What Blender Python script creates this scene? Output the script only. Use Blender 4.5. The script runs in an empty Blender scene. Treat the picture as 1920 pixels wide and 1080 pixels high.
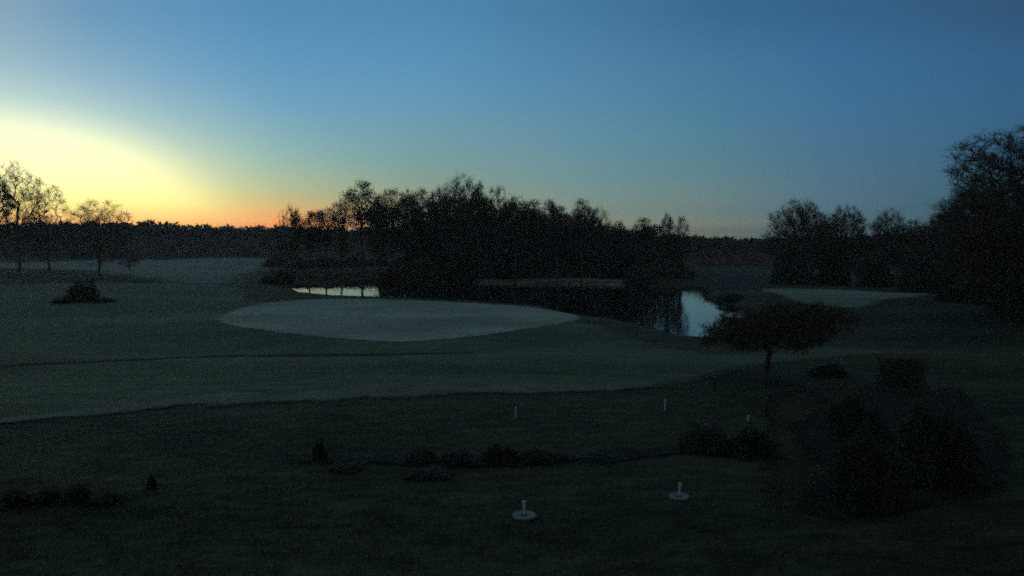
import bpy, math, random
import numpy as np
from mathutils import Vector

C = bpy.context.scene.collection
S = bpy.context.scene
R = math.radians

# ------------------------------------------------------------------ camera
F = 1507.0                       # focal length in photo pixels (photo is 1920 wide)
HZ = 445.0                       # row of the true horizon in the photo
PITCH = math.atan((540 - HZ) / F)
CAM_H = 8.0
cd = bpy.data.cameras.new('camera'); cam = bpy.data.objects.new('camera', cd); C.objects.link(cam)
cam.location = (0, 0, CAM_H)
cam.rotation_euler = (math.pi / 2 - PITCH, 0, 0)
cd.sensor_width = 36.0; cd.lens = 36.0 * F / 1920
cd.clip_start = 0.1; cd.clip_end = 6000
S.camera = cam

def ray(px, py):
    u, v = (px - 960) / F, (540 - py) / F
    c, s = math.cos(PITCH), math.sin(PITCH)
    return np.array([u, c + v * s, -s + v * c])

def at(px, py, z=0.0):
    """where the line of sight through a photo pixel meets height z"""
    d = ray(px, py); t = (z - CAM_H) / d[2]
    return np.array([d[0] * t, d[1] * t])

def azel(px, py):
    d = ray(px, py)
    return math.atan2(d[0], d[1]), math.degrees(math.atan2(d[2], math.hypot(d[0], d[1])))

# ------------------------------------------------------------------ world
def lin(c):
    return [((v / 255) / 12.92 if v / 255 <= 0.04045 else ((v / 255 + 0.055) / 1.055) ** 2.4) for v in c]

W = bpy.data.worlds.new('World'); S.world = W; W.use_nodes = True
nt = W.node_tree; N = nt.nodes; L = nt.links; N.clear()
SUN_AZ = azel(-160, 400)[0]      # a little outside the left edge, just under the horizon
SUN_EL = R(-1.5)
tc = N.new('ShaderNodeTexCoord'); sep = N.new('ShaderNodeSeparateXYZ'); L.new(tc.outputs['Generated'], sep.inputs[0])
def math_node(op, a, b=None, c=None):
    m = N.new('ShaderNodeMath'); m.operation = op
    for i, v in enumerate((a, b, c)):
        if v is None: continue
        if isinstance(v, (int, float)): m.inputs[i].default_value = v
        else: L.new(v, m.inputs[i])
    return m.outputs[0]
az = math_node('ARCTAN2', sep.outputs[0], sep.outputs[1])
el = math_node('MULTIPLY', math_node('ARCSINE', sep.outputs[2]), 180 / math.pi)
elf = math_node('DIVIDE', math_node('ADD', el, 5.0), 95.0)
# sky colour against elevation for a number of compass directions: px column -> [(row, sRGB)], then zenith
COLS = [
    (-330, [(440, (245, 150, 85)), (405, (235, 190, 120)), (330, (205, 215, 170)), (240, (175, 208, 190)), (150, (150, 188, 200)), (20, (136, 168, 184))]),
    (10, [(440, (246, 165, 105)), (405, (235, 190, 120)), (330, (200, 215, 175)), (250, (172, 205, 195)), (190, (155, 195, 202)), (130, (143, 182, 196)), (80, (135, 172, 190)), (15, (128, 163, 184))]),
    (170, [(440, (245, 150, 85)), (408, (235, 185, 118)), (330, (188, 208, 175)), (250, (155, 195, 198)), (180, (136, 178, 198)), (100, (118, 163, 192)), (20, (104, 150, 184))]),
    (330, [(440, (238, 155, 98)), (412, (235, 178, 118)), (385, (215, 190, 128)), (340, (178, 196, 160)), (290, (156, 190, 180)),
           (230, (133, 177, 190)), (150, (112, 162, 193)), (20, (90, 144, 184))]),
    (520, [(435, (225, 138, 85)), (412, (232, 155, 95)), (390, (205, 168, 112)), (365, (174, 176, 134)), (330, (150, 177, 156)), (290, (130, 173, 174)),
           (200, (106, 160, 188)), (100, (87, 146, 186)), (20, (78, 137, 180))]),
    (800, [(440, (165, 140, 105)), (400, (150, 150, 122)), (350, (128, 152, 138)), (300, (114, 152, 154)), (200, (95, 149, 177)), (100, (81, 141, 181)), (20, (73, 132, 173))]),
    (1080, [(440, (125, 122, 102)), (400, (118, 134, 122)), (340, (104, 140, 144)), (260, (90, 138, 159)), (160, (77, 131, 165)), (20, (64, 118, 157))]),
    (1340, [(445, (105, 112, 98)), (400, (98, 119, 117)), (320, (82, 125, 137)), (220, (69, 121, 150)), (120, (61, 115, 151)), (20, (50, 101, 140))]),
    (1560, [(450, (78, 98, 100)), (400, (74, 104, 118)), (300, (66, 108, 136)), (200, (58, 108, 146)), (100, (52, 103, 147)), (20, (46, 93, 134))]),
    (1900, [(450, (48, 78, 86)), (400, (48, 84, 98)), (300, (46, 94, 122)), (200, (45, 94, 130)), (100, (44, 90, 130)), (20, (42, 82, 116))]),
]
ZEN = (80, 95, 98)
def ramp(stops):
    rn = N.new('ShaderNodeValToRGB'); cr = rn.color_ramp; cr.interpolation = 'EASE' if False else 'LINEAR'
    while len(cr.elements) > 1: cr.elements.remove(cr.elements[-1])
    first = True
    for e, c in sorted(stops):
        p = (e + 5) / 95
        if first: k = cr.elements[0]; k.position = p; first = False
        else: k = cr.elements.new(p)
        k.color = (*c, 1)
    L.new(elf, rn.inputs[0]); return rn.outputs[0]
HAZE = 0.00033; HAZE_TOP = 42.0
def through(e, c):
    """the sky's own colour, brighter than it is seen through the haze layer"""
    path = min((HAZE_TOP - CAM_H) / max(math.sin(R(e)), 1e-3), 3300.0); T = math.exp(-HAZE * path)
    return [max(v - (1 - T) * g, 0.002) / T for v, g in zip(c, (0.03, 0.045, 0.055))]
keys = []
for px, st in COLS:
    a = azel(px, 300)[0]
    stops = [(azel(px, y)[1], through(azel(px, y)[1], lin(c))) for y, c in st]
    topc = [0.5 * (u + v) for u, v in zip(stops[-1][1], lin(ZEN))]
    stops += [(30, topc), (88, lin(ZEN))]
    keys.append((a, ramp(stops)))
back = ramp([(0, lin((86, 80, 70))), (8, lin((80, 80, 76))), (25, lin((72, 82, 84))), (88, lin(ZEN))])
left = ramp([(0, lin((170, 110, 80))), (8, lin((140, 150, 150))), (20, lin((80, 120, 150))), (88, lin(ZEN))])
keys = [(-math.pi, back), (R(-85), left)] + keys + [(R(100), back)]
cur = keys[0][1]
for (a0, _), (a1, c1) in zip(keys[:-1], keys[1:]):
    mr = N.new('ShaderNodeMapRange'); mr.inputs[1].default_value = a0; mr.inputs[2].default_value = a1; L.new(az, mr.inputs[0])
    mx = N.new('ShaderNodeMix'); mx.data_type = 'RGBA'
    L.new(mr.outputs[0], mx.inputs[0]); L.new(cur, mx.inputs[6]); L.new(c1, mx.inputs[7]); cur = mx.outputs[2]
# the cream coloured glow of the coming sunrise, a low ellipse round the sun's direction
GA0, GA, GB = azel(-20, 400)[0], R(13.6), 7.6
gx_ = math_node('DIVIDE', math_node('SUBTRACT', az, GA0), GA); gy_ = math_node('DIVIDE', math_node('MAXIMUM', el, 0.0), GB)
gd = math_node('SQRT', math_node('ADD', math_node('MULTIPLY', gx_, gx_), math_node('MULTIPLY', gy_, gy_)))
gf = N.new('ShaderNodeValToRGB'); L.new(math_node('MULTIPLY', gd, 0.5), gf.inputs[0]); ge = gf.color_ramp.elements; gf.color_ramp.interpolation = 'B_SPLINE'
ge[0].position = 0.0; ge[0].color = (1, 1, 1, 1); ge[1].position = 0.85; ge[1].color = (0, 0, 0, 1)
for p_, v_ in ((0.28, 1.0), (0.38, 0.93), (0.45, 0.70), (0.505, 0.40), (0.57, 0.18), (0.68, 0.06)): k_ = ge.new(p_); k_.color = (v_, v_, v_, 1)
gc = N.new('ShaderNodeValToRGB'); L.new(math_node('MAXIMUM', math_node('DIVIDE', el, 12.0), 0.0), gc.inputs[0]); ce = gc.color_ramp.elements
ce[0].position = 0.0; ce[0].color = (*through(0.3, lin((255, 176, 105))), 1); ce[1].position = 1.0; ce[1].color = (*[1.05 * v for v in lin((250, 255, 225))], 1)
for e_, c_, m_ in ((0.9, (255, 190, 112), 1.0), (1.5, (255, 218, 132), 1.05), (2.3, (255, 242, 152), 1.12), (3.6, (255, 252, 182), 1.12), (5.5, (255, 255, 198), 1.15), (8.0, (250, 255, 215), 1.1)):
    k_ = ce.new(e_ / 12); k_.color = (*[v * m_ for v in through(e_, lin(c_))], 1)
gm = N.new('ShaderNodeMix'); gm.data_type = 'RGBA'; L.new(gf.outputs[0], gm.inputs[0]); L.new(cur, gm.inputs[6]); L.new(gc.outputs[0], gm.inputs[7]); cur = gm.outputs[2]
bg = N.new('ShaderNodeBackground'); L.new(cur, bg.inputs[0]); bg.inputs[1].default_value = 1.0
sky = N.new('ShaderNodeTexSky'); sky.sky_type = 'NISHITA'; sky.sun_disc = False
sky.sun_elevation = SUN_EL; sky.sun_rotation = SUN_AZ
bs = N.new('ShaderNodeBackground'); L.new(sky.outputs[0], bs.inputs[0]); bs.inputs[1].default_value = 0.03
ad = N.new('ShaderNodeAddShader'); L.new(bg.outputs[0], ad.inputs[0]); L.new(bs.outputs[0], ad.inputs[1])
wo = N.new('ShaderNodeOutputWorld'); L.new(ad.outputs[0], wo.inputs[0])

# ------------------------------------------------------------------ sun (not yet risen: hardly any direct light)
sl = bpy.data.lights.new('sun', 'SUN'); sl.energy = 0.02; sl.angle = R(3); sl.color = (1, 0.72, 0.45)
so = bpy.data.objects.new('sun', sl); C.objects.link(so)
so.rotation_euler = Vector((-math.sin(SUN_AZ), -math.cos(SUN_AZ), -0.03)).to_track_quat('-Z', 'Y').to_euler()

S.view_settings.view_transform = 'Standard'; S.view_settings.look = 'None'
S.view_settings.exposure = 0; S.view_settings.gamma = 1; S.view_settings.use_curve_mapping = False
S.cycles.use_denoising = False
S.cycles.filter_width = 2.0
S.cycles.use_adaptive_sampling = True; S.cycles.adaptive_threshold = 0.07; S.cycles.adaptive_min_samples = 20
S.cycles.max_bounces = 5
S.cycles.transparent_max_bounces = 10

# ------------------------------------------------------------------ materials
def principled(name, rough=0.9, spec=0.2):
    m = bpy.data.materials.new(name); m.use_nodes = True
    b = m.node_tree.nodes['Principled BSDF']
    b.inputs['Roughness'].default_value = rough; b.inputs['Specular IOR Level'].default_value = spec
    return m, m.node_tree, b

def mat_noise(name, cols, scales=(0.15, 2.5), rough=0.9, spec=0.15, bump=0.0, bscale=6.0, stretch=(1, 1, 1), detail=6, feather=False):
    """two scales of noise blended through a colour ramp, with optional bump"""
    m, t, b = principled(name, rough, spec)
    n, l = t.nodes, t.links
    tc = n.new('ShaderNodeTexCoord'); mp = n.new('ShaderNodeMapping'); mp.inputs['Scale'].default_value = stretch
    l.new(tc.outputs['Object'], mp.inputs[0])
    a = n.new('ShaderNodeTexNoise'); a.inputs['Scale'].default_value = scales[0]; a.inputs['Detail'].default_value = detail
    c = n.new('ShaderNodeTexNoise'); c.inputs['Scale'].default_value = scales[1]; c.inputs['Detail'].default_value = detail
    c.inputs['Roughness'].default_value = 0.7
    l.new(mp.outputs[0], a.inputs['Vector']); l.new(mp.outputs[0], c.inputs['Vector'])
    mx = n.new('ShaderNodeMath'); mx.operation = 'MULTIPLY_ADD'; mx.inputs[1].default_value = 0.5
    hf = n.new('ShaderNodeMath'); hf.operation = 'MULTIPLY'; hf.inputs[1].default_value = 0.5
    l.new(c.outputs[0], hf.inputs[0]); l.new(a.outputs[0], mx.inputs[0]); l.new(hf.outputs[0], mx.inputs[2])
    cr = n.new('ShaderNodeValToRGB'); l.new(mx.outputs[0], cr.inputs[0])
    e = cr.color_ramp.elements; e[0].position = 0.39; e[0].color = (*cols[0], 1); e[1].position = 0.61; e[1].color = (*cols[-1], 1)
    for i, cc in enumerate(cols[1:-1]): k = e.new(0.39 + 0.22 * (i + 1) / (len(cols) - 1)); k.color = (*cc, 1)
    l.new(cr.outputs[0], b.inputs['Base Color'])
    if bump:
        bn = n.new('ShaderNodeTexNoise'); bn.inputs['Scale'].default_value = bscale; bn.inputs['Detail'].default_value = 8
        l.new(tc.outputs['Object'], bn.inputs['Vector'])
        bp = n.new('ShaderNodeBump'); bp.inputs['Strength'].default_value = 1; bp.inputs['Distance'].default_value = bump
        l.new(bn.outputs[0], bp.inputs['Height']); l.new(bp.outputs[0], b.inputs['Normal'])
    if feather:      # ragged, thinning edge where one kind of turf gives way to another
        at_ = n.new('ShaderNodeAttribute'); at_.attribute_name = 'cover'
        fn = n.new('ShaderNodeTexNoise'); fn.inputs['Scale'].default_value = 0.9; fn.inputs['Detail'].default_value = 7; fn.inputs['Roughness'].default_value = 0.75
        l.new(tc.outputs['Object'], fn.inputs['Vector'])
        fa = n.new('ShaderNodeMath'); fa.operation = 'MULTIPLY_ADD'; fa.inputs[1].default_value = 1.6; l.new(at_.outputs['Fac'], fa.inputs[0])
        fs = n.new('ShaderNodeMath'); fs.operation = 'MULTIPLY_ADD'; fs.inputs[1].default_value = 2.2; fs.inputs[2].default_value = -1.1; l.new(fn.outputs[0], fs.inputs[0])
        l.new(fs.outputs[0], fa.inputs[2]); cl = n.new('ShaderNodeClamp'); l.new(fa.outputs[0], cl.inputs[0]); l.new(cl.outputs[0], b.inputs['Alpha'])
    return m

M = {}
M['rough'] = mat_noise('rough grass', [(0.011, 0.015, 0.007), (0.032, 0.038, 0.019), (0.070, 0.074, 0.042)], (0.10, 1.3), bump=0.2, bscale=2.2, stretch=(0.35, 1, 1))
M['fairway'] = mat_noise('frosted fairway grass', [(0.046, 0.062, 0.034), (0.080, 0.098, 0.060), (0.130, 0.148, 0.100)], (0.09, 1.1), bump=0.12, bscale=3.0, stretch=(0.22, 1, 1), feather=True)
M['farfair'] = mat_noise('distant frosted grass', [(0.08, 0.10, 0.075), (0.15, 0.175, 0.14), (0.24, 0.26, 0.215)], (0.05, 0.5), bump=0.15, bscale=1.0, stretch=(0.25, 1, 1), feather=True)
M['green'] = mat_noise('frosted green', [(0.16, 0.195, 0.15), (0.235, 0.27, 0.22), (0.33, 0.36, 0.30)], (0.12, 1.6), bump=0.05, bscale=5.0, stretch=(0.5, 1, 1), feather=True)
M['path'] = mat_noise('gravel', [(0.055, 0.066, 0.045), (0.10, 0.115, 0.085), (0.17, 0.18, 0.145)], (0.15, 2.0), bump=0.03, bscale=10.0, feather=True)
M['swale_line'] = mat_noise('dark swale line', [(0.012, 0.018, 0.010), (0.03, 0.038, 0.022)], (0.3, 2.0), bump=0.03, feather=True)  # darker tone standing in for the swale's relief
M['dark_ground'] = mat_noise('dark ground', [(0.005, 0.006, 0.003), (0.018, 0.019, 0.011)], (0.4, 3.0), bump=0.08, feather=True)
M['litter'] = mat_noise('leaf litter', [(0.016, 0.013, 0.007), (0.050, 0.036, 0.018)], (0.4, 3.0), bump=0.05, feather=True)
M['bark'] = mat_noise('bark', [(0.035, 0.035, 0.03), (0.11, 0.107, 0.095)], (0.6, 5.0), rough=0.95, stretch=(1, 1, 0.2), bump=0.02, bscale=12)
M['twig'] = mat_noise('twigs', [(0.05, 0.042, 0.03), (0.13, 0.11, 0.08)], (0.4, 3.0), rough=0.9)
M['leaf'] = mat_noise('evergreen leaves', [(0.016, 0.026, 0.014), (0.040, 0.056, 0.030)], (0.5, 4.0), rough=0.6, spec=0.3)
M['dryleaf'] = mat_noise('brown leaves', [(0.02, 0.018, 0.010), (0.055, 0.042, 0.022)], (0.5, 4.0), rough=0.8)
M['needle'] = mat_noise('pine needles', [(0.018, 0.034, 0.020), (0.045, 0.066, 0.038)], (0.4, 3.0), rough=0.7)
M['dry'] = mat_noise('dry grass', [(0.03, 0.03, 0.018), (0.11, 0.10, 0.06)], (0.6, 3.0), rough=0.9)
M['blade'] = mat_noise('grass blades', [(0.008, 0.015, 0.010), (0.035, 0.05, 0.03)], (0.2, 2.0), rough=0.8)
M['white'] = mat_noise('white paint', [(0.34, 0.39, 0.40), (0.48, 0.54, 0.55)], (1.0, 9.0), rough=0.5, spec=0.4)
M['disc'] = mat_noise('frosted plastic disc', [(0.09, 0.11, 0.115), (0.18, 0.205, 0.215)], (2.0, 14.0), rough=0.6, spec=0.4)
M['wood'] = mat_noise('dark timber', [(0.015, 0.013, 0.01), (0.04, 0.033, 0.025)], (1.0, 8.0), rough=0.8, stretch=(1, 1, 0.2))
M['metal'] = mat_noise('dull metal', [(0.2, 0.2, 0.2), (0.32, 0.32, 0.31)], (1.0, 8.0), rough=0.45, spec=0.5)

mw, t, b = principled('pond water', 0.04, 0.5); M['water'] = mw
b.inputs['Base Color'].default_value = (0.006, 0.010, 0.010, 1); b.inputs['IOR'].default_value = 1.333
wn = t.nodes.new('ShaderNodeTexNoise'); wn.inputs['Scale'].default_value = 1.3; wn.inputs['Detail'].default_value = 3
wt = t.nodes.new('ShaderNodeTexCoord'); t.links.new(wt.outputs['Object'], wn.inputs['Vector'])
wb = t.nodes.new('ShaderNodeBump'); wb.inputs['Strength'].default_value = 0.35; wb.inputs['Distance'].default_value = 0.02
t.links.new(wn.outputs[0], wb.inputs['Height']); t.links.new(wb.outputs[0], b.inputs['Normal'])

# ------------------------------------------------------------------ mesh helpers
def mesh_np(name, v, f, m, smooth=False):
    v = np.asarray(v, np.float32); f = np.asarray(f, np.int32)
    me = bpy.data.meshes.new(name); k = f.shape[1]
    me.vertices.add(len(v)); me.vertices.foreach_set('co', v.ravel())
    me.loops.add(f.size); me.loops.foreach_set('vertex_index', f.ravel())
    me.polygons.add(len(f)); me.polygons.foreach_set('loop_start', np.arange(0, f.size, k, dtype=np.int32))
    me.polygons.foreach_set('loop_total', np.full(len(f), k, np.int32))
    if smooth: me.polygons.foreach_set('use_smooth', np.ones(len(f), bool))
    me.materials.append(m); me.update(calc_edges=True); me.validate()
    return me

def link(name, me, parent=None):
    o = bpy.data.objects.new(name, me); C.objects.link(o)
    if parent: o.parent = parent
    return o

def tag(o, label, cat, group=None, kind=None):
    if label: o['label'] = label
    if cat: o['category'] = cat
    if group: o['group'] = group
    if kind: o['kind'] = kind
    return o

def empty(name, loc, rz=0, sc=(1, 1, 1)):
    o = bpy.data.objects.new(name, None); C.objects.link(o)
    o.location = loc; o.rotation_euler = (0, 0, rz); o.scale = sc; return o

class MB:
    """collects quads; open tubes and lathed shapes"""
    def __init__(s): s.v = []; s.f = []
    def tube(s, pts, rad, n=6, cap=True):
        base = len(s.v); pts = [Vector(p) for p in pts]
        for i, p in enumerate(pts):
            d = (pts[min(i + 1, len(pts) - 1)] - pts[max(i - 1, 0)]).normalized()
            a = d.cross(Vector((0.31, 0.95, 0.07))).normalized(); b_ = d.cross(a)
            for k in range(n):
                t_ = 2 * math.pi * k / n
                s.v.append(tuple(p + (a * math.cos(t_) + b_ * math.sin(t_)) * rad[i]))
        for i in range(len(pts) - 1):
            for k in range(n):
                q = (k + 1) % n
                s.f.append((base + i * n + k, base + i * n + q, base + (i + 1) * n + q, base + (i + 1) * n + k))
        if cap:
            c = len(s.v); s.v.append(tuple(pts[-1])); o = base + (len(pts) - 1) * n
            for k in range(n): s.f.append((o + k, o + (k + 1) % n, c, c))
    def lathe(s, prof, n=32, c=(0, 0, 0)):
        base = len(s.v)
        for r, z in prof:
            for k in range(n):
                t_ = 2 * math.pi * k / n; s.v.append((c[0] + r * math.cos(t_), c[1] + r * math.sin(t_), c[2] + z))
        for i in range(len(prof) - 1):
            for k in range(n):
                q = (k + 1) % n
                s.f.append((base + i * n + k, base + i * n + q, base + (i + 1) * n + q, base + (i + 1) * n + k))
    def build(s, name, m, parent=None, smooth=True):
        me = bpy.data.meshes.new(name)
        me.from_pydata(s.v, [], [tuple(dict.fromkeys(f)) for f in s.f])
        if smooth:
            for p in me.polygons: p.use_smooth = True
        me.materials.append(m); return link(name, me, parent)

# ------------------------------------------------------------------ terrain
WATER_Z = -0.55
def poly_px(pts, z=0.0): return np.array([at(x, y, z) for x, y in pts])
POND = poly_px([(548, 541), (575, 553), (640, 559), (720, 562), (900, 570), (1030, 580), (1090, 597), (1170, 607), (1240, 622), (1285, 637),
                (1318, 640), (1336, 622), (1352, 607), (1382, 598), (1400, 584), (1365, 571), (1330, 567), (1322, 556), (1318, 543),
                (1240, 540), (1200, 536), (1050, 533), (900, 532), (720, 530), (640, 534), (560, 536)], WATER_Z)

def sdf(poly, x, y):
    """signed distance to a polygon, negative inside"""
    d = np.full(x.shape, 1e9); ins = np.zeros(x.shape, bool)
    for i in range(len(poly)):
        a, b_ = poly[i], poly[(i + 1) % len(poly)]
        ex, ey = b_ - a; wx, wy = x - a[0], y - a[1]
        t_ = np.clip((wx * ex + wy * ey) / (ex * ex + ey * ey), 0, 1)
        d = np.minimum(d, np.hypot(wx - ex * t_, wy - ey * t_))
        c1 = (a[1] > y) != (b_[1] > y)
        with np.errstate(divide='ignore', invalid='ignore'):
            xi = a[0] + (y - a[1]) * ex / (ey if ey else 1e-9)
        ins ^= c1 & (x < xi)
    return np.where(ins, -d, d)

GREEN = poly_px([(402, 602), (430, 588), (480, 574), (560, 565), (660, 562), (760, 564), (880, 569), (1000, 576), (1060, 585), (1085, 595), (1070, 605),
                 (1000, 617), (930, 628), (860, 637), (780, 643), (700, 642), (600, 634), (520, 624), (450, 615)], 0.35)
def sm(t_): t_ = np.clip(t_, 0, 1); return t_ * t_ * (3 - 2 * t_)

def height(x, y):
    x = np.asarray(x, float); y = np.asarray(y, float)
    h = 0.16 * np.sin(x * 0.061 + 1.3) * np.sin(y * 0.047) + 0.10 * np.sin(x * 0.13 - y * 0.09) + 0.05 * np.sin(x * 0.31 + 0.7) * np.sin(y * 0.23 + 2)
    h = h * sm((y - 10) / 20)
    g = sdf(GREEN, x, y); h = h * sm(g / 5 + 0.3) + 0.38 * sm(1 - g / 7)
    p = sdf(POND, x, y)
    h = h * sm(p / 6) + (WATER_Z - 0.9) * sm(0.55 - p / 2.8) * 1.0
    return h

def axis(lo, hi, fl, fh, st, g=1.12):
    a = list(np.arange(fl, fh + st * 0.5, st)); d = st
    while a[-1] < hi: d *= g; a.append(a[-1] + d)
    d = st; b_ = [fl]
    while b_[-1] > lo: d *= g; b_.append(b_[-1] - d)
    return np.array(b_[:0:-1] + a)
xs = axis(-2500, 2500, -50, 50, 0.55); ys = axis(-300, 3500, 14, 165, 0.55)
X, Y = np.meshgrid(xs, ys); Z = height(X, Y)
nx, ny = len(xs), len(ys)
i = np.arange(nx * ny).reshape(ny, nx)
q = np.stack([i[:-1, :-1].ravel(), i[:-1, 1:].ravel(), i[1:, 1:].ravel(), i[1:, :-1].ravel()], 1)
tag(link('ground', mesh_np('ground', np.stack([X.ravel(), Y.ravel(), Z.ravel()], 1), q, M['rough'], True)), 'dark winter rough grass of the golf course', 'ground', kind='structure')
def hz(x, y): return float(height(np.array([x]), np.array([y]))[0])

def smooth_loop(poly, n=160, jit=0.0, seed=1):
    """closed Catmull-Rom curve through the polygon"""
    rs = np.random.RandomState(seed); k = len(poly); out = []
    per = max(2, n // k)
    for j in range(k):
        p0, p1, p2, p3 = poly[j - 1], poly[j], poly[(j + 1) % k], poly[(j + 2) % k]
        for s_ in range(per):
            t_ = s_ / per
            out.append(0.5 * ((2 * p1) + (-p0 + p2) * t_ + (2 * p0 - 5 * p1 + 4 * p2 - p3) * t_ ** 2 + (-p0 + 3 * p1 - 3 * p2 + p3) * t_ ** 3))
    out = np.array(out); return out + rs.normal(0, jit, out.shape)

def sheet(name, poly, off, m, label, cat='ground', rings=22, jit=0.12, seed=1, skirt=True):
    lp = smooth_loop(poly, 200, jit, seed); c = lp.mean(0); n = len(lp); v = [(*c, hz(*c) + off)]; f = []
    for r in range(1, rings + 1):
        w = lp * (r / rings) + c * (1 - r / rings); z = height(w[:, 0], w[:, 1]) + off
        v += [(a, b_, zz) for (a, b_), zz in zip(w, z)]
    if skirt:
        v += [(a, b_, zz - off - 0.1) for (a, b_), zz in zip(w, z)]; rings += 1
    for k in range(n): f.append((0, 1 + k, 1 + (k + 1) % n))
    for r in range(rings - 1):
        for k in range(n):
            a0 = 1 + r * n; a1 = a0 + n; k2 = (k + 1) % n
            f += [(a0 + k, a1 + k, a1 + k2), (a0 + k, a1 + k2, a0 + k2)]
    return tag(link(name, mesh_np(name, v, f, m, True)), label, cat, kind='structure')

def strip(name, pts, w, off, m, label, z=0.0):
    """a band of given width (metres) following a line of points on the ground"""
    P = np.array([at(a, b_, z) for a, b_ in pts]); P = np.vstack([2 * P[0] - P[1], P, 2 * P[-1] - P[-2]]); c = []
    for j in range(1, len(P) - 2):
        for s_ in np.linspace(0, 1, 24, endpoint=False):
            p0, p1, p2, p3 = P[j - 1:j + 3]
            c.append(0.5 * ((2 * p1) + (-p0 + p2) * s_ + (2 * p0 - 5 * p1 + 4 * p2 - p3) * s_ ** 2 + (-p0 + 3 * p1 - 3 * p2 + p3) * s_ ** 3))
    c = np.array(c); t_ = np.gradient(c, axis=0); t_ /= np.linalg.norm(t_, axis=1)[:, None]; nn = np.stack([-t_[:, 1], t_[:, 0]], 1)
    rs = np.random.RandomState(len(pts)); v = []; K = 8
    for j, p in enumerate(c):
        a = (1 + 0.25 * math.sin(j * 0.21) * math.sin(j * 0.057) + rs.normal(0, 0.05)) * (0.12 + 0.88 * math.sin(math.pi * (j + 1) / (len(c) + 1)) ** 0.8)
        for k in range(K + 1):
            e = p + nn[j] * w * a * (k / K - 0.5); v.append((e[0], e[1], hz(*e) + off - (0.04 if k in (0, K) else 0)))
    cv = [min(1, 2.2 * min(k, K - k) / K * 1.6) for _ in range(len(c)) for k in range(K + 1)]
    f = [(j * (K + 1) + k, (j + 1) * (K + 1) + k, (j + 1) * (K + 1) + k + 1, j * (K + 1) + k + 1) for j in range(len(c) - 1) for k in range(K)]
    return tag(link(name, cover(mesh_np(name, v, f, m, True), cv)), label, 'path', kind='structure')

# fairway between the near path and the pond
fw = poly_px([(-500, 812), (0, 797), (360, 762), (640, 756), (900, 746), (1180, 738), (1330, 718), (1440, 690), (1650, 668), (1790, 660),
              (1700, 655), (1600, 650), (1500, 648), (1360, 662), (1240, 646), (1150, 620), (1080, 606), (1020, 590), (900, 582), (740, 572), (600, 570), (480, 565), (450, 535), (200, 530), (-100, 540), (-500, 560)])
def cover(me, a):
    at_ = me.attributes.new('cover', 'FLOAT', 'POINT'); at_.data.foreach_set('value', np.asarray(a, np.float32))
    return me

def fairway(name, loop, off, m, label, step=0.8, feather=2.5):
    """grid cells inside an outline, with the outline's own vertices pulled onto it"""
    lo, hi = loop.min(0), loop.max(0)
    gx = np.arange(lo[0], hi[0] + step, step); gy = np.arange(lo[1], hi[1] + step, step)
    X, Y = np.meshgrid(gx, gy); d = sdf(loop, X, Y)
    keep = d < step * 0.75
    e = 0.3; gxx = (sdf(loop, X + e, Y) - d) / e; gyy = (sdf(loop, X, Y + e) - d) / e
    push = (d > -step * 0.25) & keep
    X = np.where(push, X - gxx * d, X); Y = np.where(push, Y - gyy * d, Y)
    Z = height(X, Y) + off
    n2, n1 = X.shape; ii = np.arange(n1 * n2).reshape(n2, n1)
    ok = keep[:-1, :-1] & keep[:-1, 1:] & keep[1:, 1:] & keep[1:, :-1]
    q = np.stack([ii[:-1, :-1][ok], ii[:-1, 1:][ok], ii[1:, 1:][ok], ii[1:, :-1][ok]], 1)
    used, inv = np.unique(q, return_inverse=True)
    V = np.stack([X.ravel(), Y.ravel(), Z.ravel()], 1)[used]
    cv = np.clip(-sdf(loop, V[:, 0], V[:, 1]) / feather, 0, 1)
    return tag(link(name, cover(mesh_np(name, V, inv.reshape(q.shape), m, True), cv)), label, 'fairway', kind='structure')
fairway('fairway', smooth_loop(fw, 200, 0.1), 0.04, M['fairway'], 'mown fairway with light frost in front of the pond')
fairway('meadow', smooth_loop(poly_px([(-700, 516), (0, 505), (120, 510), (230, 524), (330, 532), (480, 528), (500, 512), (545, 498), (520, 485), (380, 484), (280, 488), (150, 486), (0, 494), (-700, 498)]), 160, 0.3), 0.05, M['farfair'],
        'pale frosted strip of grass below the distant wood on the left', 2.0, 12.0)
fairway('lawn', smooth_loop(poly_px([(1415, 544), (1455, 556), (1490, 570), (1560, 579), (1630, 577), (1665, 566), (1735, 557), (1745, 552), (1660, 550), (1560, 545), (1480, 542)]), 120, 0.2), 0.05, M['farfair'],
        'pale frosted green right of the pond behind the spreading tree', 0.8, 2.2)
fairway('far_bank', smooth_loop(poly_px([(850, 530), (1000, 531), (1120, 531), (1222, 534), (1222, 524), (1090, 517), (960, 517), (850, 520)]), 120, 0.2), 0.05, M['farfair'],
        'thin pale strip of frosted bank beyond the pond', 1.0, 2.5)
fairway('putting_green', smooth_loop(GREEN.mean(0) + (GREEN - GREEN.mean(0)) * 1.02, 200, 0.1), 0.08, M['green'], 'large oval putting green white with frost in front of the pond', 0.5, 1.2)['category'] = 'putting green'
strip('path', [(-60, 799), (100, 782), (240, 768), (380, 754), (520, 754), (700, 747), (900, 739), (1100, 733), (1250, 729)], 3.4, 0.07, M['path'], 'pale gravel path crossing the course')
strip('swale_line', [(-100, 698), (0, 684), (150, 675), (400, 668), (700, 670), (900, 668)], 1.0, 0.07, M['swale_line'], 'dark line of a swale across the fairway, painted as a flat strip')  # the swale's darkness is put into the colour of a flat strip

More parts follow.
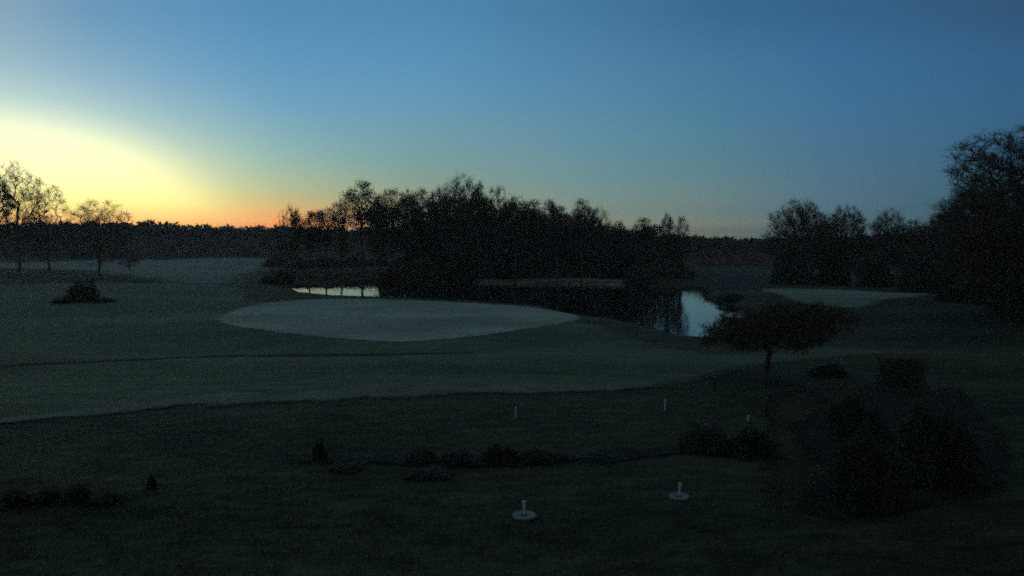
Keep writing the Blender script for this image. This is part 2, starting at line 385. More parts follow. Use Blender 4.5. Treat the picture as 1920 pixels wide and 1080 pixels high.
wl = smooth_loop(POND, 160); c0 = wl.mean(0); wl = c0 + (wl - c0) * 1.0
bx0, by0 = wl.min(0) - 3; bx1, by1 = wl.max(0) + 3
tag(link('water', mesh_np('water', [(bx0, by0, WATER_Z), (bx1, by0, WATER_Z), (bx1, by1, WATER_Z), (bx0, by1, WATER_Z)], [(0, 1, 2, 3)], M['water'])),
    'still pond mirroring the dawn sky', 'pond', kind='structure')

# ------------------------------------------------------------------ trees
def grow(seed, H, RX, trunk, n=520, clumps=0, lean=0.0, top=1.0, twigs=9, tw_len=0.9, tw_w=0.035, rbase=0.25, flat=False, forks=1):
    """a bare tree grown towards points of its crown; returns trunk mesh arrays and twig mesh arrays"""
    rs = np.random.RandomState(seed)
    zc, rz = (H + trunk) / 2, (H - trunk) / 2
    P = []
    if clumps:
        cc = []
        while len(cc) < clumps:
            p = rs.uniform(-1, 1, 3)
            r = np.linalg.norm(p)
            if 0.35 < r < 0.95: cc.append(p)
        cc = np.array(cc)
    lob = rs.uniform(0, 6.28, 8)
    while len(P) < n:
        p = rs.uniform(-1, 1, 3)
        if clumps and rs.rand() < 0.75: p = cc[rs.randint(clumps)] + rs.normal(0, 0.17, 3)
        a = math.atan2(p[1], p[0])
        lim = 0.86 + 0.10 * math.sin(3 * a + lob[0] + 2 * p[2]) + 0.08 * math.sin(5 * a + lob[1] - 3 * p[2]) + 0.06 * math.sin(9 * p[2] + lob[2])
        z_ = p[2]
        wide = (1 - abs(z_) ** 2.2) ** 0.5 if abs(z_) < 1 else 0
        if z_ < 0: wide = (1 - abs(z_) ** (5 if flat else 2.6)) ** 0.5 if z_ > -1 else 0
        if abs(z_) > 1 or math.hypot(p[0], p[1]) > lim * wide: continue
        P.append((p[0] * RX + (0.18 * RX if flat else 0) + lean * z_ * RX * 0.3, p[1] * RX, zc + z_ * rz))
    P = np.array(P)
    # trunk nodes
    nodes = []; par = []
    tn = 6; wob = rs.normal(0, RX * 0.02, (tn + 1, 2)); wob[0] = 0
    zt = trunk + (H - trunk) * (0.2 if flat else 0.45)
    for k in range(tn + 1):
        nodes.append(np.array([wob[k, 0], wob[k, 1], zt * k / tn])); par.append(k - 1)
    root_ok = np.array([nd[2] >= trunk * 0.8 for nd in nodes])
    o = np.array([0, 0, trunk]); order = np.argsort(np.linalg.norm((P - o) * (1, 1, 0.8), axis=1))
    ND = np.zeros((len(P) + tn + 1, 3)); ND[:tn + 1] = nodes; cnt = tn + 1
    allow = np.zeros(len(ND), bool); allow[:cnt] = root_ok
    dist0 = np.linalg.norm(ND[:cnt] - o, axis=1); DR = np.zeros(len(ND)); DR[:cnt] = 0
    for idx in order:
        p = P[idx]; d = np.linalg.norm(ND[:cnt] - p, axis=1)
        # prefer nearby parents that lie below and towards the stem
        up = np.maximum(0, ND[:cnt, 2] - p[2]) * 1.2
        cost = d + up + 0.12 * DR[:cnt]; cost[~allow[:cnt]] = 1e9
        j = int(np.argmin(cost)); ND[cnt] = p; par.append(j); DR[cnt] = DR[j] + d[j]; allow[cnt] = True; cnt += 1
    w = np.ones(cnt)
    for k in range(cnt - 1, tn, -1): w[par[k]] += w[k]
    for k in range(tn, 0, -1): w[par[k]] = max(w[par[k]], w[k] + 1)
    rad = rbase * (w / w[0]) ** 0.52; rad = np.maximum(rad, 0.011)
    rad[0] *= 1.35
    V = []; Fq = []
    for k in range(1, cnt):
        a, b_ = ND[par[k]], ND[k]; r0 = min(rad[par[k]], rad[k] * 1.5) if k > tn else rad[par[k]]; r1 = rad[k]
        d = b_ - a; ln = np.linalg.norm(d)
        if ln < 1e-4: continue
        d = d / ln; u = np.cross(d, (0.3, 0.9, 0.1)); u /= np.linalg.norm(u); v2 = np.cross(d, u)
        sides = 8 if k <= tn else (5 if r1 > 0.06 else 3)
        mid = (a + b_) / 2 + rs.normal(0, 0.05, 3) * ln * (k > tn) + np.array([0, 0, -0.03 * ln])
        base = len(V)
        for c_, rr in ((a, r0), (mid, (r0 + r1) / 2), (b_, r1)):
            for s_ in range(sides):
                t_ = 2 * math.pi * s_ / sides; V.append(c_ + (u * math.cos(t_) + v2 * math.sin(t_)) * rr)
        for g in range(2):
            for s_ in range(sides):
                s2 = (s_ + 1) % sides; Fq.append((base + g * sides + s_, base + g * sides + s2, base + (g + 1) * sides + s2, base + (g + 1) * sides + s_))
    # twigs
    tv = []
    ids = np.arange(tn + 1, cnt); ends = w[ids] <= 3
    for k in ids:
        m_ = twigs if w[k] <= 4 else max(2, twigs // 3)
        out = ND[k] - np.array([0, 0, trunk + 0.25 * (H - trunk)]); out = out / (np.linalg.norm(out) + 1e-6)
        for _ in range(m_):
            t0 = rs.rand(); st = ND[k] * t0 + ND[par[k]] * (1 - t0)
            d = out * 0.55 + rs.normal(0, 0.62, 3) + np.array([0, 0, 0.25]); d /= np.linalg.norm(d)
            ln = tw_len * rs.uniform(0.5, 1.3); e = st + d * ln
            s_ = np.cross(d, rs.normal(0, 1, 3)); s_ /= np.linalg.norm(s_) + 1e-6
            tv += [st + s_ * tw_w * 0.5, st - s_ * tw_w * 0.5, e]
            for _2 in range(2):
                f_ = rs.uniform(0.3, 0.9); p = st + d * ln * f_; d2 = d + rs.normal(0, 0.6, 3); d2 /= np.linalg.norm(d2)
                s2 = np.cross(d2, rs.normal(0, 1, 3)); s2 /= np.linalg.norm(s2) + 1e-6
                tv += [p + s2 * tw_w * 0.38, p - s2 * tw_w * 0.38, p + d2 * ln * 0.55]
    tv = np.array(tv); tf = np.arange(len(tv)).reshape(-1, 3)
    return np.array(V), np.array(Fq), tv, tf, ND[tn + 1:cnt], w[tn + 1:cnt], rs

def leaves(pts, rs, per, spread, size, flat=0.7):
    """leaf clumps round the given points: small rhombic faces"""
    n = len(pts) * per
    c = np.repeat(pts, per, 0) + rs.normal(0, 1, (n, 3)) * np.array([spread, spread, spread * flat])
    a = rs.normal(0, 1, (n, 3)); a /= np.linalg.norm(a, axis=1)[:, None]
    b_ = np.cross(a, rs.normal(0, 1, (n, 3))); b_ /= np.linalg.norm(b_, axis=1)[:, None]
    s_ = size * rs.uniform(0.5, 1.3, (n, 1))
    v = np.stack([c - a * s_, c - b_ * s_ * 0.45, c + a * s_, c + b_ * s_ * 0.45], 1).reshape(-1, 3)
    return v, np.arange(n * 4).reshape(-1, 4)

TEMPL = {}
def template(kind):
    if kind in TEMPL: return TEMPL[kind]
    k, s_ = kind
    if k == 'bare': g = grow(10 + s_, 16, 5.0, 3.2, n=900, twigs=12, tw_len=1.05, tw_w=0.036)
    elif k == 'sparse': g = grow(30 + s_, 16, 4.6, 3.5, n=560, twigs=11, tw_len=0.95, tw_w=0.04, clumps=22)
    elif k == 'slim': g = grow(50 + s_, 16, 3.1, 4.5, n=600, twigs=11, tw_len=0.9, tw_w=0.036, clumps=26)
    elif k == 'pine': g = grow(70 + s_, 16, 3.4, 7.0, n=340, twigs=3, tw_len=0.6, tw_w=0.035, clumps=18, rbase=0.2)
    elif k == 'oak': g = grow(90 + s_, 16, 7.0, 2.2, n=1600, twigs=13, tw_len=0.9, tw_w=0.038, clumps=90, rbase=0.32)
    elif k == 'airy': g = grow(10 + s_, 16, 5.0, 2.4, n=700, twigs=13, tw_len=1.0, tw_w=0.027, rbase=0.16)
    elif k == 'huge': g = grow(95 + s_, 16, 7.0, 1.6, n=3200, twigs=16, tw_len=0.62, tw_w=0.024, clumps=150, rbase=0.3)
    elif k == 'thick': g = grow(140 + s_, 16, 5.0, 1.0, n=1100, twigs=14, tw_len=1.0, tw_w=0.06, rbase=0.2)
    elif k == 'poplar': g = grow(110 + s_, 16, 4.2, 1.6, n=950, twigs=9, tw_len=0.7, tw_w=0.026, clumps=46, rbase=0.16)
    elif k == 'spread': g = grow(130, 4.2, 3.9, 1.85, n=800, twigs=10, tw_len=0.4, tw_w=0.02, rbase=0.14, flat=True, lean=1.2)
    V, Fq, tv, tf, nd, w, rs = g
    tr = mesh_np('trunk', V, Fq, M['bark'], True)
    if k in ('pine',):
        sel = nd[w <= 5]; lv, lf = leaves(sel, rs, 30, 0.5, 0.15, 0.55)
        tq = np.concatenate([tf, tf[:, :1] * 0 + tf[:, 2:3]], 1)  # twigs stay triangles below
        cr = mesh_np('crown', lv, lf, M['needle'])
        tw = None
    elif k == 'spread':
        lv, lf = leaves(nd, rs, 14, 0.22, 0.075, 0.6)
        cr = mesh_np('crown', lv, lf, M['dryleaf']); tw = mesh_np('twigs', tv, tf, M['twig'])
    else: cr = mesh_np('crown', tv, tf, M['twig']); tw = None
    TEMPL[kind] = (tr, cr, tw, {'spread': 4.4}.get(k, 16.0), {'bare': 5.0, 'sparse': 4.6, 'slim': 3.1, 'pine': 3.4, 'oak': 7.0, 'poplar': 4.2, 'spread': 3.9, 'huge': 7.0, 'airy': 5.0, 'thick': 5.0}[k])
    return TEMPL[kind]

def tree(kind, name, px, top, hw, base, label, group, rz=None, depth=1.0):
    """a tree whose foot is on the ground seen at (px, base), reaching up to row `top`, hw half-width in rows at that distance"""
    tr, cr, tw, H0, R0 = template(kind)
    p = at(px, base); d = p[1]
    z0 = hz(p[0], p[1])
    Ht = CAM_H + math.tan(math.atan((540 - top) / F) - PITCH) * d - z0
    rxy = 1.12 * hw / F * d / R0
    o = empty(name, (p[0], p[1], z0 - 0.05), random.uniform(0, 6.28) if rz is None else rz, (rxy, rxy * depth, Ht / H0))
    tag(o, label, 'tree', group)
    link('trunk', tr, o); link('crown', cr, o)
    if tw: link('twigs', tw, o)
    return o

random.seed(4)
GL = 'bare trees against the glow on the left'
tree(('poplar', 0), 'bare_tree', 36, 300, 58, 511, 'tall bare tree with clumpy twigs, the tallest against the bright glow', GL, 0.4)
tree(('poplar', 1), 'bare_tree', 92, 345, 44, 508, 'lower bare tree leaning out beside the tallest tree in the glow', GL, 1.7)
tree(('sparse', 0), 'bare_tree', -8, 322, 34, 509, 'bare tree cut by the left edge of the photo', GL, 2.6)
tree(('airy', 1), 'bare_tree', 187, 374, 56, 520, 'broad low bare tree with a thin trunk on the pale strip, second in the glow', GL, 0.9)
tree(('sparse', 1), 'small_tree', 243, 478, 20, 507, 'tiny bare tree on the pale grass strip', None, 0.5)

G = 'trees of the grove behind the pond'
grove = [
    (('sparse', 0), 'bare_tree', 546, 383, 27, 527, 'thin see-through bare tree at the left end of the grove, brown against the orange sky'),
    (('pine', 0), 'pine_tree', 580, 394, 22, 528, 'low dark pine just right of the leftmost thin tree of the grove'),
    (('pine', 1), 'pine_tree', 612, 388, 24, 525, 'low dark pine with two clumps left of the tall pine'),
    (('slim', 0), 'bare_tree', 640, 372, 17, 521, 'thin pale bare tree right beside the tall pine'),
    (('pine', 2), 'pine_tree', 680, 340, 34, 529, 'tall pine with layered crown standing clear at the left of the grove'),
    (('slim', 1), 'bare_tree', 712, 366, 20, 520, 'slim bare tree just right of the tall pine'),
    (('pine', 3), 'pine_tree', 736, 350, 26, 528, 'second tall pine, round topped, right of the layered one'),
    (('slim', 0), 'bare_tree', 766, 354, 22, 524, 'slim bare tree between the round pine and the middle of the grove'),
    (('pine', 0), 'pine_tree', 790, 352, 20, 529, 'narrow pine left of the highest bare crown'),
    (('slim', 2), 'bare_tree', 822, 350, 24, 522, 'slim bare tree at the left foot of the highest bare crown'),
    (('bare', 0), 'bare_tree', 864, 329, 46, 526, 'highest bare tree with a wide rounded crown at the middle of the grove'),
    (('pine', 2), 'pine_tree', 898, 342, 18, 528, 'narrow dark pine at the right shoulder of the highest bare crown'),
    (('sparse', 1), 'bare_tree', 932, 347, 30, 524, 'airy bare tree right of the highest crown'),
    (('pine', 1), 'pine_tree', 966, 366, 26, 529, 'dark flat topped pine right of the airy bare tree'),
    (('pine', 3), 'pine_tree', 998, 371, 24, 526, 'dark pine second from the airy bare tree'),
    (('slim', 1), 'bare_tree', 1030, 376, 22, 522, 'thin bare tree in the dip right of the two dark pines'),
    (('pine', 0), 'pine_tree', 1046, 384, 18, 529, 'small pine in front of the thin bare tree in the dip'),
    (('pine', 2), 'pine_tree', 1090, 374, 24, 529, 'pine on the second hump of the grove towards the right'),
    (('sparse', 0), 'bare_tree', 1124, 384, 24, 526, 'bare tree with crooked top at the right of the second hump'),
    (('bare', 1), 'bare_tree', 1158, 414, 22, 523, 'low bare tree in the gap after the second hump'),
    (('pine', 3), 'pine_tree', 1205, 405, 20, 530, 'low round pine near the right end of the grove'),
    (('slim', 2), 'bare_tree', 1250, 399, 14, 531, 'upright thin bare tree, second last of the grove'),
    (('sparse', 1), 'bare_tree', 1277, 404, 20, 530, 'last bare tree at the right end of the grove'),
    (('bare', 0), 'bare_tree', 716, 378, 30, 512, 'bare tree in the second row behind the tall layered pine'),
    (('bare', 1), 'bare_tree', 770, 368, 34, 512, 'bare tree in the second row behind the round pine'),
    (('thick', 0), 'bare_tree', 815, 378, 38, 512, 'bushy bare tree in the second row left of the highest crown'),
    (('thick', 1), 'bare_tree', 858, 370, 42, 510, 'bushy bare tree in the second row right behind the highest crown'),
    (('thick', 0), 'bare_tree', 905, 370, 40, 512, 'bushy bare tree in the second row behind the airy tree'),
    (('thick', 1), 'bare_tree', 950, 384, 40, 511, 'bushy bare tree in the second row left of the two dark pines'),
    (('thick', 0), 'bare_tree', 1000, 392, 40, 512, 'bushy bare tree in the second row behind the two dark pines'),
    (('thick', 1), 'bare_tree', 1050, 400, 40, 511, 'bushy bare tree in the second row behind the dip'),
    (('thick', 0), 'bare_tree', 1098, 402, 38, 512, 'bushy bare tree in the second row behind the second hump'),
    (('thick', 1), 'bare_tree', 1140, 422, 36, 513, 'bushy bare tree in the second row behind the crooked topped one'),
    (('thick', 0), 'bare_tree', 1182, 430, 34, 514, 'bushy low bare tree in the second row left of the low round pine'),
    (('thick', 1), 'bare_tree', 1262, 440, 18, 520, 'very low thicket tree at the right foot of the grove under the thin trees'),
    (('thick', 1), 'bare_tree', 1222, 422, 30, 516, 'bushy low bare tree in the second row right of the low round pine'),
    (('thick', 0), 'bare_tree', 790, 412, 34, 522, 'low thicket tree filling the foot of the grove below the narrow pine'),
    (('thick', 1), 'bare_tree', 850, 402, 40, 521, 'low thicket tree at the foot of the highest bare crown'),
    (('thick', 0), 'bare_tree', 925, 404, 40, 520, 'low thicket tree at the foot of the airy tree'),
    (('thick', 1), 'bare_tree', 1010, 410, 42, 520, 'low thicket tree at the foot of the two dark pines'),
    (('thick', 0), 'bare_tree', 1085, 416, 42, 520, 'low thicket tree at the foot of the second hump'),
    (('thick', 1), 'bare_tree', 1165, 432, 40, 522, 'low thicket tree at the foot of the gap after the second hump'),
]
for k, n, px, top, hw, base, lab in grove: tree(k, n, px, top, hw, base, lab, G)

GR = 'bare trees beyond the right side of the pond'
for k, n, px, top, hw, base, lab, rz in [
    (('bare', 1), 'bare_tree', 1806, 362, 42, 568, 'rounded bare tree directly left of the huge tree', 5.9),
    (('oak', 0), 'bare_tree', 1495, 373, 60, 532, 'round bare oak, first of the row right of the open gap', 0.3),
    (('oak', 0), 'bare_tree', 1582, 384, 44, 532, 'second round bare tree of the row on the right', 2.2),
    (('bare', 1), 'bare_tree', 1540, 412, 34, 528, 'low bare tree filling the gap between the two round crowns', 4.0),
    (('bare', 0), 'bare_tree', 1662, 392, 34, 534, 'third bare tree of the right row, with a pointed top', 3.1),
    (('oak', 0), 'bare_tree', 1712, 410, 44, 536, 'low bare tree between the pointed one and the huge tree', 4.4),
    (('oak', 1), 'bare_tree', 1768, 398, 44, 540, 'low bare tree at the foot of the huge tree', 5.3)]:
    tree(k, n, px, top, hw, base, lab, GR, rz)
tree(('huge', 0), 'bare_tree', 2006, 212, 252, 602, 'huge bare tree cut by the right edge of the photo', None, 0.9)
tree(('thick', 0), 'bare_tree', 1862, 338, 88, 585, 'dense bare tree in front of the left half of the huge tree', None, 2.2)
tree(('spread', 0), 'spreading_tree', 1438, 562, 124, 716, 'low wide umbrella shaped tree on a thin trunk right of the pond', None, 0.0)

# ------------------------------------------------------------------ shrubs
def bush_template(seed, n=700, per=7, size=0.055, mat='leaf', shape='round'):
    rs = np.random.RandomState(seed); P = []
    ph = rs.uniform(0, 6.28, 6)
    while len(P) < n:
        p = rs.uniform(-1, 1, 3); p[2] = rs.uniform(0, 1)
        a = math.atan2(p[1], p[0])
        if shape == 'box': P.append(p * (0.97, 0.97, 0.97)); continue
        lim = 0.84 + 0.12 * math.sin(3 * a + ph[0] + 3 * p[2]) + 0.08 * math.sin(7 * a + ph[1] - 4 * p[2]) + 0.07 * math.sin(5 * p[2] + ph[2] + a)
        r = math.sqrt(p[0] ** 2 + p[1] ** 2 + (p[2] * 1.02) ** 2)
        if r < lim and (r > 0.45 or rs.rand() < 0.3): P.append(p)
    P = np.array(P); lv, lf = leaves(P, rs, per, 0.06, size, 0.8)
    lv[:, 2] = np.maximum(lv[:, 2], 0.0)
    cr = mesh_np('foliage', lv, lf, M[mat])
    mb = MB()
    for _ in range(16):
        p = P[rs.randint(len(P))]; mid = (p[0] * 0.35, p[1] * 0.35, p[2] * 0.6)
        mb.tube([(p[0] * 0.08, p[1] * 0.08, -0.02), mid, tuple(p)], [0.03, 0.02, 0.006], 5)
    st = mb.build('stems', M['bark']); sm_ = st.data; bpy.data.objects.remove(st)
    return cr, sm_
BT = {'a': bush_template(1), 'b': bush_template(2), 'c': bush_template(3, mat='dryleaf'), 'box': bush_template(4, 1500, 6, 0.04, 'leaf', 'box'), 'big': bush_template(5, 1800, 8, 0.035)}
def bush(t_, name, px, top, hw, base, label, cat='bush', group=None, deep=1.0, rz=None, z=0):
    cr, st = BT[t_]; p = at(px, base); z0 = hz(p[0], p[1])
    Ht = CAM_H + math.tan(math.atan((540 - top) / F) - PITCH) * p[1] - z0
    r = hw / F * p[1]
    o = empty(name, (p[0], p[1], z0 - 0.02), random.uniform(0, 6.28) if rz is None else rz, (r, r * deep, max(Ht, 0.25)))
    tag(o, label, cat, group); link('foliage', cr, o); link('stems', st, o); return o

bush('a', 'bush', 156, 522, 32, 568, 'dark bush alone on the grass below the broad low bare tree', deep=1.0)
bush('b', 'ground_shrub', 118, 558, 26, 571, 'flat dark shrub spreading left of the lone bush', deep=0.8)
bush('a', 'ground_shrub', 194, 557, 24, 570, 'flat dark shrub spreading right of the lone bush', deep=0.8)
BG = 'dark bushes on the pond bank under the grove'
for j, (px, top, hw, base, lab) in enumerate([
    (502, 516, 20, 533, 'leftmost low bush of the bank, standing out into the grass'), (530, 506, 26, 535, 'bush on the bank left of the bright water'),
    (742, 496, 34, 530, 'tall bush on the bank at the right end of the bright water'),
    (800, 488, 40, 529, 'bush on the bank under the narrow pine'), (860, 484, 44, 526, 'bush on the bank under the highest bare crown'),
    (930, 488, 44, 523, 'bush behind the left end of the pale bank strip'), (1000, 490, 44, 522, 'bush behind the middle of the pale bank strip'),
    (1072, 492, 44, 522, 'bush behind the right half of the pale bank strip'), (1140, 496, 40, 524, 'bush below the gap in the grove'),
    (1200, 500, 36, 530, 'bush on the bank under the low round pine')]):
    bush('abc'[j % 3], 'bush', px, top, hw, base, lab, 'bush', BG, 0.8)
RG = 'dark bushes along the right side of the course'
for j, (px, top, hw, base, lab) in enumerate([
    (1370, 549, 34, 561, 'low dark bush on the right bank of the pond above the bright water'), (1480, 470, 44, 532, 'dark bush under the first round oak'),
    (1560, 472, 46, 534, 'dark bush under the second round tree'), (1640, 468, 46, 538, 'dark bush under the pointed tree'),
    (1725, 462, 54, 548, 'dark bush below the low trees left of the huge tree'), (1815, 455, 66, 566, 'large dark bush at the left foot of the huge tree'),
    (1905, 470, 66, 598, 'large dark bush at the right edge of the photo under the huge tree')]):
    bush('abc'[j % 3], 'bush', px, top, hw, base, lab, 'bush', RG, 0.8)

HG = 'dark bushes far behind the open trunks of the grove'
for j, px in enumerate([520, 566, 612, 660, 706, 752]):
    bush('abc'[j % 3], 'bush', px, 476 + (j * 5) % 7, 34, 500 + (j * 3) % 4, ['leftmost', 'second from the left', 'third from the left', 'fourth from the left', 'fifth from the left', 'rightmost'][j] + ' of six far bushes behind the open trunks of the grove', 'bush', HG, 0.8)
FG = 'low shrubs in the near rough'
for j, (t_, px, top, hw, base, lab) in enumerate([
    ('a', 600, 820, 19, 866, 'small upright dark bush, leftmost of the near shrubs'), ('b', 650, 868, 46, 884, 'flat shrub right below the small upright bush'),
    ('b', 790, 840, 46, 868, 'low dark shrub in the middle rough, left of three in a row'), ('a', 858, 842, 52, 872, 'low dark shrub, second of the row in the rough'),
    ('c', 935, 832, 48, 870, 'tallest low shrub of the row in the rough'), ('b', 1012, 840, 60, 868, 'long low shrub at the right end of the row in the rough'),
    ('a', 805, 878, 56, 896, 'flat shrub below the row in the rough'),
    ('a', 1125, 846, 66, 862, 'thin low shrub trailing right of the row'), ('c', 285, 886, 12, 922, 'small spiky shrub alone at the lower left'),
    ('a', 1325, 792, 58, 850, 'dark rounded shrub left of the trunk line of the spreading tree'), ('b', 1405, 796, 60, 854, 'dark rounded shrub right below the spreading tree'),
    ('b', 1555, 680, 42, 704, 'low dark shrub between the spreading tree and the clipped hedge block')]):
    bush(t_, 'shrub', px, top, hw, base, lab, 'shrub', FG, 0.8)
for j, (px, top, hw, base, lab) in enumerate([
    (1620, 800, 82, 950, 'big dark evergreen bush at the lower right, nearest of three'), (1740, 745, 100, 900, 'big dark evergreen bush in the middle of the lower right three'),
    (1600, 738, 60, 822, 'big dark evergreen bush at the back of the lower right three')]):
    bush('big', 'evergreen_bush', px, top, hw, base, lab, 'bush', 'big evergreen bushes at the lower right', 0.8)
bush('box', 'hedge_block', 1690, 672, 38, 722, 'square clipped hedge block standing on the grass at the right', 'hedge', None, 0.7, 0.05)

for pl, lb in (([(1500, 960), (1620, 985), (1760, 950), (1880, 930), (1900, 840), (1840, 770), (1800, 724), (1700, 735), (1620, 722), (1560, 760), (1480, 800), (1520, 880)], 'dark ground under the big evergreen bushes'),
               ([(-60, 985), (60, 960), (160, 968), (250, 940), (215, 918), (130, 922), (60, 905), (-60, 915)], 'dark ground under the dry grass tufts')):
    fairway('dark_patch', smooth_loop(poly_px(pl), 120, 0.07), 0.05, M['dark_ground'], lb, 0.3, 1.2)['category'] = 'bed'  # darker sheets that merge the plants' feet into one dark mass
fairway('leaf_litter', smooth_loop(poly_px([(1440, 745), (1545, 738), (1560, 800), (1550, 900), (1530, 965), (1440, 960), (1420, 860)]), 120, 0.07), 0.03, M['litter'], 'brown patch of fallen leaves left of the big evergreen bushes', 0.3, 1.5)['category'] = 'leaf litter'
# tufts of dry ornamental grass, lower left
def tuft_mesh(seed, n=160):
    rs = np.random.RandomState(seed); v = []
    for _ in range(n):
        a = rs.uniform(0, 6.28); r = rs.uniform(0, 0.18); b0 = np.array([math.cos(a) * r, math.sin(a) * r, 0]); d = np.array([math.cos(a), math.sin(a), 0])
        h = rs.uniform(0.5, 1.0); o = rs.uniform(0.15, 0.6); s_ = np.array([-d[1], d[0], 0]) * 0.012
        m_ = b0 + d * o * 0.35 + np.array([0, 0, h * 0.65]); e = b0 + d * o + np.array([0, 0, h * rs.uniform(0.6, 1.0)])
        v += [b0 - s_, b0 + s_, m_ + s_, m_ - s_, m_ - s_, m_ + s_, e + s_ * 0.1, e - s_ * 0.1]
    v = np.array(v); return mesh_np('blades', v, np.arange(len(v)).reshape(-1, 4), M['dry'])
TM = [tuft_mesh(1), tuft_mesh(2)]
for j, (px, base, h, w_, lab) in enumerate([(30, 950, 0.9, 1.2, 'wide tuft of dry grass at the left edge'), (95, 942, 0.8, 1.0, 'tuft of dry grass, second from the left edge'),
        (150, 940, 1.0, 1.0, 'tallest tuft of dry grass at the lower left'), (205, 948, 0.7, 0.9, 'small tuft of dry grass right of the tallest tuft')]):
    p = at(px, base); o = link('grass_tuft', TM[j % 2]); o.location = (p[0], p[1], hz(*p)); o.scale = (w_ * 1.5, w_ * 1.2, h * 0.6); o.rotation_euler = (0, 0, j * 1.3)
    tag(o, lab, 'grass tuft', 'dry grass tufts at the lower left')

# darker strip of ground under the near shrubs
strip('dark_patch', [(560, 872), (700, 868), (900, 872), (1100, 862), (1280, 850), (1460, 846)], 1.6, 0.05, M['dark_ground'], 'dark strip of ground under the near shrubs')['category'] = 'bed'

# ------------------------------------------------------------------ stuff: undergrowth, reeds, far wood, grass blades
def scatter(name, pts, size, m, label, cat, seed, flat=0.6, aspect=0.6):
    rs = np.random.RandomState(seed); n = len(pts); pts = np.asarray(pts)
    a = rs.normal(0, 1, (n, 3)); a[:, 2] *= flat; a /= np.linalg.norm(a, axis=1)[:, None]
    b_ = np.cross(a, rs.normal(0, 1, (n, 3))); b_ /= np.linalg.norm(b_, axis=1)[:, None]
    s_ = (size * rs.uniform(0.4, 1.4, (n, 1)))
    v = np.stack([pts - a * s_, pts - b_ * s_ * aspect, pts + a * s_, pts + b_ * s_ * aspect], 1).reshape(-1, 3)
    return tag(link(name, mesh_np(name, v, np.arange(n * 4).reshape(-1, 4), m)), label, cat, kind='stuff')

rs = np.random.RandomState(7)
# undergrowth inside the right two thirds of the grove
pts = []
for _ in range(26000):
    px = rs.uniform(735, 1300); base = rs.uniform(507, 524); p = at(px, base)
    hmax = (5.5 + 2.2 * math.sin(px * 0.021) + 1.5 * math.sin(px * 0.057 + 1)) * sm((px - 725) / 60) * sm((1325 - px) / 120)
    pts.append((p[0], p[1], abs(rs.normal(0, 0.45)) * hmax))
scatter('undergrowth', pts, 0.34, M['twig'], 'dense dark undergrowth between the trunks of the grove', 'undergrowth', 1)
# low rough growth under the left third, kept below the trunks
pts = []
for _ in range(7000):
    px = rs.uniform(505, 760); base = rs.uniform(505, 528); p = at(px, base); pts.append((p[0], p[1], abs(rs.normal(0, 0.35)) * 0.5))
scatter('low_growth', pts, 0.2, M['twig'], 'low dark growth under the open trunks of the grove', 'undergrowth', 2)
# reeds at the pond's edge
def reeds(name, line, n, h, spread, label, seed):
    rs = np.random.RandomState(seed); P = np.array([at(a, b_, WATER_Z) for a, b_ in line]); v = []
    seg = np.linalg.norm(np.diff(P, axis=0), axis=1); cum = np.concatenate([[0], np.cumsum(seg)])
    for _ in range(n):
        t_ = rs.uniform(0, cum[-1]); j = min(np.searchsorted(cum, t_, 'right') - 1, len(seg) - 1); p = P[j] + (P[j + 1] - P[j]) * (t_ - cum[j]) / seg[j]
        p = p + rs.normal(0, spread, 2); hh = h * rs.uniform(0.4, 1.2) * (0.6 + 0.4 * math.sin(t_ * 0.7)); an = rs.uniform(0, 6.28); s_ = np.array([math.cos(an), math.sin(an), 0]) * 0.02
        b0 = np.array([p[0], p[1], WATER_Z - 0.1]); e = b0 + np.array([rs.normal(0, 0.12), rs.normal(0, 0.12), 1]) * (hh + 0.1)
        v += [b0 - s_, b0 + s_, e]
    v = np.array(v); return tag(link(name, mesh_np(name, v, np.arange(len(v)).reshape(-1, 3), M['dry'])), label, 'reeds', kind='stuff')
reeds('reeds', [(1396, 584), (1378, 597), (1352, 607), (1336, 622), (1318, 640), (1285, 637), (1240, 622), (1170, 607)], 2500, 0.3, 0.4, 'sparse reeds at the near right edge of the pond', 3)
reeds('reeds', [(1322, 543), (1324, 556), (1340, 568), (1392, 580)], 2500, 0.6, 0.5, 'reeds on the right bank of the pond', 4)


